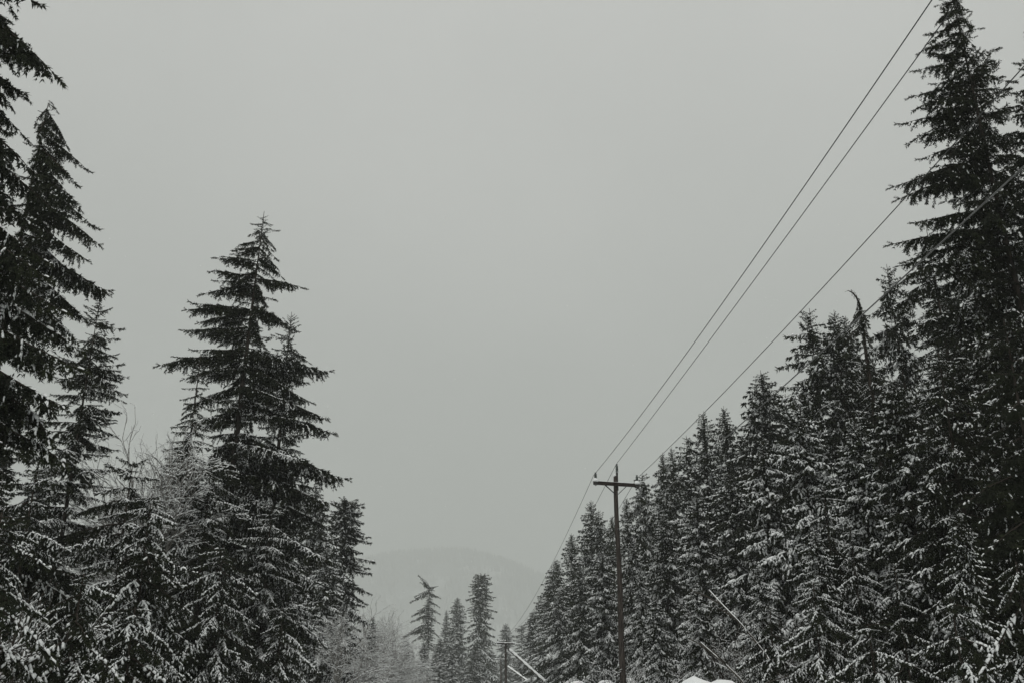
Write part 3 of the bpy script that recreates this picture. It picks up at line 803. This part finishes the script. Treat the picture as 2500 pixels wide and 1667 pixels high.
def far_wood():
    """the wood beyond, too far to tell its trees apart"""
    h0, rm, (crown, snow, trunk) = VAR['spruce']
    v = np.empty(len(crown.vertices) * 3, np.float32); crown.vertices.foreach_get("co", v); v = v.reshape(-1, 3)
    rng = np.random.default_rng(9); S = Soup()
    for i in range(200):
        Y = rng.uniform(440, 700); x = at(1250 + rng.uniform(-420, 330), 1600, Y).x; H = rng.uniform(17, 27); gz = ground_z(Y)
        k = 260; zz = rng.uniform(0.05, 1, k) ** 0.8; R = 3.6 * (1 - zz) ** 0.8 + .3; a = rng.uniform(0, 6.28, k)
        tip = np.stack([x + R * np.cos(a), Y + R * np.sin(a), gz + H * zz - R * .35], 1)
        root = np.stack([x + 0 * a, Y + 0 * a, gz + H * zz + .3], 1)
        side = np.stack([-np.sin(a), np.cos(a), 0 * a], 1) * (R[:, None] * .28 + .1)
        V = np.stack([root, tip * .6 + root * .4 + side, tip, tip * .6 + root * .4 - side], 1)
        f = (np.array([(0, 1, 2), (0, 2, 3)])[None] + (np.arange(k) * 4)[:, None, None]).reshape(-1, 3)
        S.add(V.reshape(-1, 3), f, 0); 
        sel = rng.random(k) < .35; Vs = V[sel] + (0, 0, .06)
        f = (np.array([(0, 1, 2), (0, 2, 3)])[None] + (np.arange(sel.sum()) * 4)[:, None, None]).reshape(-1, 3)
        S.add(Vs.reshape(-1, 3), f, 1)
    o = link("far_woods", S.mesh("far_woods", [M_NEEDLE, M_SNOW])); tag(o, "pale far wood closing the valley behind the hazy conifers", "woods", None, "stuff")
far_wood()

# ================================================================== TREES, RIGHT
GR = "conifers of the right roadside forest"
R1T = ((5, 2288, 15), (25, 2282, 57), (50, 2278, 98), (80, 2276, 115), (100, 2245, 128), (150, 2232, 180), (215, 2226, 239), (225, 2240, 260), (265, 2207, 297), (300, 2226, 345), (340, 2253, 383), (400, 2188, 446), (420, 2200, 475), (390, 2268, 417),
       (500, 2236, 542), (560, 2188, 586), (0, 2349, 15), (25, 2355, 44), (45, 2372, 63), (80, 2376, 111), (180, 2392, 130), (220, 2425, 124), (190, 2465, 197), (230, 2441, 283), (300, 2455, 340), (330, 2300, 390), (250, 2290, 280), (200, 2290, 215), (130, 2290, 160),
       (600, 2230, 660, 1), (700, 2230, 800, 1), (640, 2250, 720, 1))
big_conifer("tallest dark conifer at the upper right, its top touching the picture's edge", GR, (2318, -40), 29, 4.0, 0.08, tips=R1T,
    lean=-0.5, droop=(0.1, -0.55), per_m=9.0, snow_h=(0.62, 0.3), shape=0.8, snow=(0, 1, 1), depth_scale=1.1, companions=2, r0=0.22)
big_conifer("dark conifer cut by the right edge, next to the tallest right-hand tree", GR, (2528, 20), 28, 4.1, 0.08,
    tips=((210, 2464, 233), (270, 2452, 302), (150, 2488, 155), (300, 2460, 350), (350, 2450, 410), (250, 2470, 270), (400, 2440, 470)), droop=(0.0, -0.55), per_m=9.0, snow_h=(0.6, 0.25), shape=0.8, snow=(0, 0, 1), depth_scale=1.0)
big_conifer("broad dark cedar with fan-like sprays left of the tallest right-hand tree", GR, (2262, 560), 37, 4.0, 0.08,
    tips=((640, 2190, 650), (650, 2195, 690), (700, 2160, 760, 1)), droop=(-0.1, -0.5), per_m=8.5, snow_h=(0.8, 0.45), shape=0.7, depth_scale=1.0)
big_conifer("conifer whose thin top hangs over in a hook to the left", GR, (2098, 742), 47, 3.4, 0.08,
    bend=((-0.10, 0, 0.35), (-0.28, 0, 0.62), (-0.48, 0, 0.74), (-0.66, 0, 0.66)), tips=((744, 2088, 766), (750, 2110, 776), (756, 2080, 786), (762, 2116, 796), (770, 2074, 806), (780, 2122, 820), (792, 2066, 832), (800, 2128, 842)), droop=(-0.5, -0.55), per_m=9.0, snow_h=(0.9, 0.62), shape=0.8, depth_scale=1.0)
hk = C.objects[-1]
hook_root = [o for o in C.objects if o.get('label', '').startswith("conifer whose thin top")][0]
for (x, y, l) in ((2095, 732, .5), (2091, 720, .4), (2085, 711, .35), (2078, 707, .3)):
    put_bough(hook_root, at(x, y, 47), hook_root.location, (rnd.uniform(-.3, .1), rnd.uniform(-.2, .2), -0.9), l, 0)
big_conifer("dark conifer filling the right edge, mostly in shade under the tallest trees", GR, (2450, 780), 23.5, 3.6, 0.1, droop=(-0.2, -0.55), per_m=8.0, snow=(0, 0, 1), snow_h=(.7, .3), shape=0.7)
big_conifer("shaded conifer in front of the tallest right-hand tree's trunk", GR, (2290, 860), 28, 3.4, 0.1, droop=(-0.2, -0.55), per_m=8.0, snow=(1, 1, 2), snow_h=(.7, .3), shape=0.7)
big_conifer("snow-tipped sapling rising in the dark lower right forest, right one of two", GR, (2185, 1385), 27, 1.5, 0.1, droop=(-0.4, -0.7), per_m=9, snow=(2, 2, 2), shape=0.7, r0=0.06, name="conifer_sapling")
big_conifer("snow-tipped sapling with a white cap in the lower right forest, left one of two", GR, (2075, 1285), 31, 1.5, 0.1, droop=(-0.4, -0.7), per_m=9, snow=(2, 2, 2), shape=0.7, r0=0.06, name="conifer_sapling")
big_conifer("near sapling with long snow-heavy hanging boughs in the bottom right corner", GR, (2480, 1370), 15, 1.6, 0.1, droop=(-0.8, -1.1), per_m=9, snow=(2, 2, 2), shape=0.5, r0=0.06, name="conifer_sapling")
for lab, px, py, Y, R in (
    ("bowed snow-laden sapling at the bottom right of the rounded snow heaps", 1880, 1490, 30, 1.8),
    ("bowed snow-laden sapling at the bottom between the snow heaps and the capped saplings", 1985, 1420, 27, 2.0),
    ("wide snow-laden sapling at the bottom below the capped saplings", 2120, 1520, 24, 2.0),
    ("snow-streaked sapling in the dark bottom right, left of the corner sapling", 2320, 1450, 19, 1.9),
    ("snow-streaked young conifer under the front row, above the capped saplings", 2010, 1190, 34, 2.4)):
    big_conifer(lab, "snow-laden saplings at the right forest foot", (px, py), Y, R, 0.1, droop=(-0.35, -0.7), per_m=8, snow=(2, 2, 2), shape=0.6, r0=0.06, name="conifer_sapling", jag=0.4)
for lab, px, py, Y, k, w in (
    ("pointed conifer whose top shows between the hooked tree and the broad cedar", 2165, 646, 49, 'spruce_old', 0.8),
    ("pair-like left conifer top of two close together left of the hooked tree", 2035, 757, 57, 'spruce', 0.9),
    ("small conifer top tucked against the hooked tree's left side", 2062, 772, 60, 'fir', 0.9),
    ("clean pointed conifer standing out left of the paired tops by the hooked tree", 1974, 753, 58, 'spruce_old', 1.05),
    ("conifer with a twin-tipped leader where the second cable dips past the forest edge", 1858, 903, 68, 'hemlock', 1.1),
    ("pointed conifer right of the twin spires, beneath the wires", 1767, 990, 77, 'spruce', 0.9),
    ("left of two matching spires halfway down the right skyline", 1716, 1003, 80, 'fir', 1.1),
    ("snowy-topped conifer left below the two matching spires", 1676, 1062, 86, 'spruce_old', 0.9),
    ("narrow conifer next left of the snowy-topped one on the skyline", 1640, 1090, 90, 'fir', 0.9),
    ("slim pointed conifer touching the third wire, right of the near pole", 1617, 1103, 92, 'spruce', 0.8),
    ("conifer whose snowy top rises behind the right end of the near crossarm", 1568, 1153, 98, 'laden_old', 0.85),
    ("slender snowy conifer directly right of the near pole's shaft", 1529, 1212, 88, 'fir', 0.75),
    ("short conifer top just left of the near pole's shaft", 1494, 1256, 110, 'spruce', 0.8),
    ("conifer with a side-hanging branch, left of the near pole", 1462, 1243, 117, 'spruce_old', 0.85),
    ("highest conifer top left of the near pole, with a thin spike", 1442, 1220, 120, 'fir', 1.15),
    ("conifer on the skyline farther left of the near pole, below the wire", 1396, 1300, 132, 'spruce', 1.0),
    ("round-shouldered conifer near the left end of the right skyline", 1358, 1363, 150, 'hemlock', 1.15),
    ("second last conifer at the left end of the right forest", 1320, 1452, 180, 'spruce_old', 1.1),
    ("last small conifer at the far left end of the right forest", 1300, 1490, 205, 'hemlock', 1.1),
    ("conifer filling the slope between the last trees of the right forest", 1340, 1430, 160, 'laden', 1.0),
    ("snow-laden conifer in the front row below the clean pointed tree", 1950, 985, 45, 'laden_old', 1.0),
    ("snow-laden conifer in the front row below the hooked tree", 2085, 1020, 37, 'laden', 1.0),
    ("dark conifer in the front row under the broad cedar", 2180, 920, 33, 'hemlock', 1.1),
    ("snow-laden front-row conifer below the twin-tipped tree", 1860, 1075, 53, 'laden_old', 1.05),
    ("front-row conifer below the two matching spires", 1780, 1150, 61, 'hemlock', 1.1),
    ("snowy front-row conifer right of the near pole, crossed by the low cable", 1700, 1205, 68, 'laden', 1.0),
    ("front-row conifer close to the near pole's right side", 1620, 1255, 76, 'hemlock', 1.05),
    ("front-row conifer hidden in part by the near pole's shaft", 1545, 1320, 84, 'laden_old', 0.9),
    ("front-row conifer left of the near pole's lower shaft", 1470, 1345, 96, 'laden', 1.0),
    ("front-row conifer farther left of the near pole's lower shaft", 1415, 1385, 112, 'hemlock', 1.1),
    ("front-row conifer over the foot of the leaning braces", 1365, 1440, 130, 'laden_old', 1.0),
    ("small snowy fir right behind the near pole's lower shaft", 1562, 1385, 60, 'laden', 0.6),
    ("dark second-row conifer behind the shaded right edge trees", 2400, 520, 42, 'spruce_old', 1.2),
    ("dark second-row conifer behind the broad cedar", 2310, 700, 50, 'hemlock', 1.2),
    ("second-row conifer between the hooked tree and the cedar, below the pointed one", 2130, 880, 58, 'spruce', 1.2),
    ("second-row conifer between the clean pointed tree and the twin-tipped one", 1915, 960, 72, 'spruce_old', 1.2),
    ("second-row conifer between the twin-tipped tree and the spires", 1810, 1060, 84, 'hemlock', 1.1),
    ("second-row conifer behind the slim pointed tree by the third wire", 1590, 1250, 112, 'spruce', 1.1),
    ("low snowy conifer at the foot of the forest above the rounded snow heaps", 1700, 1420, 40, 'laden_old', 0.9),
    ("low snowy conifer at the forest foot between the pole and the snow heaps", 1600, 1450, 46, 'laden', 0.9),
    ("low snow-laden conifer at the forest foot right of the snow heaps", 1850, 1380, 33, 'laden_old', 0.9),
    ("low snow-laden conifer at the bottom, left of the two capped saplings", 1990, 1290, 29, 'laden', 0.85),
    ("low conifer in the dark bottom right beside the corner sapling", 2330, 1240, 21, 'hemlock', 0.9)):
    far_conifer(lab, GR, (px, py), Y, k, w * 0.93)
GB = "bare leaning saplings at the forest foot"
bare_tree("bare birch-like sapling leaning left above the rounded snow heaps", GB, (1740, 1440), 36, 'alder', 0.8, lean=-1.6, name="leaning_sapling")
bare_tree("bare sapling leaning left near the near pole's foot", GB, (1650, 1430), 42, 'alder', 0.8, lean=-2.0, name="leaning_sapling")
def leaning_stem(label, a, b, Y0, Y1):
    A = at(a[0], a[1], Y0); B = at(b[0], b[1], Y1)
    k = (B.z - 0.1) / max(0.3, (A.z - B.z)); G = B + (B - A) * k
    n = 10; base = G
    pts = [G.lerp(A, i / n) + Vector((math.sin(i * 1.1) * .05, 0, math.cos(i * .9) * .05)) - base for i in range(n + 1)]
    root = tag(empty("leaning_sapling", base), label, "tree", GB)
    S = Soup(); tube(S, [tuple(p) for p in pts], [0.055 - 0.004 * i for i in range(n + 1)], 6); link("trunk", S.mesh("trunk", [M_ALDER]), root)
    S = Soup(); tube(S, [tuple(p + Vector((0, 0, .035))) for p in pts], [(0.042 - 0.003 * i) * rnd.uniform(.05, 1.3) for i in range(n + 1)], 8); link("snow_cap", S.mesh("snow_cap", [M_SNOW]), root)
    for t in (3, 5, 6, 8, 9):
        d = Vector((rnd.uniform(-1, 1), rnd.uniform(-1, .3), rnd.uniform(.2, .9))) * rnd.uniform(.5, 1.1)
        S = Soup(); tube(S, [tuple(pts[t]), tuple(pts[t] + d * .5), tuple(pts[t] + d + Vector((0, 0, -.1)))], [.03, .02, .008], 5); link("branch", S.mesh("branch", [M_ALDER]), root)
leaning_stem("thicker snow-caked trunk leaning left above the larger rounded snow heap", (1735, 1438), (1803, 1521), 34, 33)
leaning_stem("short snow-dusted trunk leaning left directly behind the rounded snow heaps", (1715, 1565), (1763, 1617), 32, 31)
bare_tree("low snow-caught brush between the near pole's foot and the forest", GB, (1590, 1600), 50, 'brush', 1.0, name="brush_shrub", cat="shrub")

# ================================================================== FALLING SNOW AND HAZE
def falling_snow():
    rng = np.random.default_rng(21); N = 20000
    Y = 10 + 115 * rng.random(N) ** 0.7; X = rng.uniform(-0.62, 0.62, N) * (Y + 4); Z = 0.5 + rng.random(N) * (1.0 * Y + 3)
    r = rng.uniform(0.004, 0.010, N)
    P = np.stack([X, Y, Z], 1)
    V = []
    for d in ((1, 0, 0), (-1, 0, 0), (0, 1, 0), (0, -1, 0), (0, 0, 1.3), (0, 0, -1.3)):
        V.append(P + np.array(d) * (r * rng.uniform(.7, 1.3, N))[:, None])
    V = np.stack(V, 1)
    F = np.array([(0, 2, 4), (2, 1, 4), (1, 3, 4), (3, 0, 4), (2, 0, 5), (1, 2, 5), (3, 1, 5), (0, 3, 5)])
    S = Soup(); S.add(V.reshape(-1, 3), (F[None] + (np.arange(N) * 6)[:, None, None]).reshape(-1, 3), 0, True)
    o = link("falling_snow", S.mesh("falling_snow", [M_SNOW])); tag(o, "snowflakes falling through the whole scene", "snow", None, "stuff")
falling_snow()

def haze():
    x0, x1, y0, y1, z0, z1 = -5900, 5900, -3300, 7900, -1.6, 960
    S = Soup(); box_fn(((x0 + x1) / 2, (y0 + y1) / 2, (z0 + z1) / 2), (x1 - x0, y1 - y0, z1 - z0))(S)
    m = bpy.data.materials.new("snowy air"); m.use_nodes = True; n = m.node_tree.nodes; n.clear()
    out = n.new("ShaderNodeOutputMaterial"); v = n.new("ShaderNodeVolumePrincipled")
    v.inputs["Density"].default_value = HAZE_DENSITY; v.inputs["Color"].default_value = (0.70, 0.722, 0.702, 1)
    m.node_tree.links.new(v.outputs[0], out.inputs["Volume"])
    o = link("haze", S.mesh("haze", [m])); tag(o, "pale snowy air filling the valley", "haze", None, "stuff")
haze()
print("OBJ", len(C.objects), "TRIS", sum(len(m.polygons) for m in bpy.data.meshes))
print("HILLTOP", at(1050, 1338, 5000).z)
for o in C.objects:
    if o.parent is None and o.type == 'EMPTY' and 'conifer' in o.name: pass
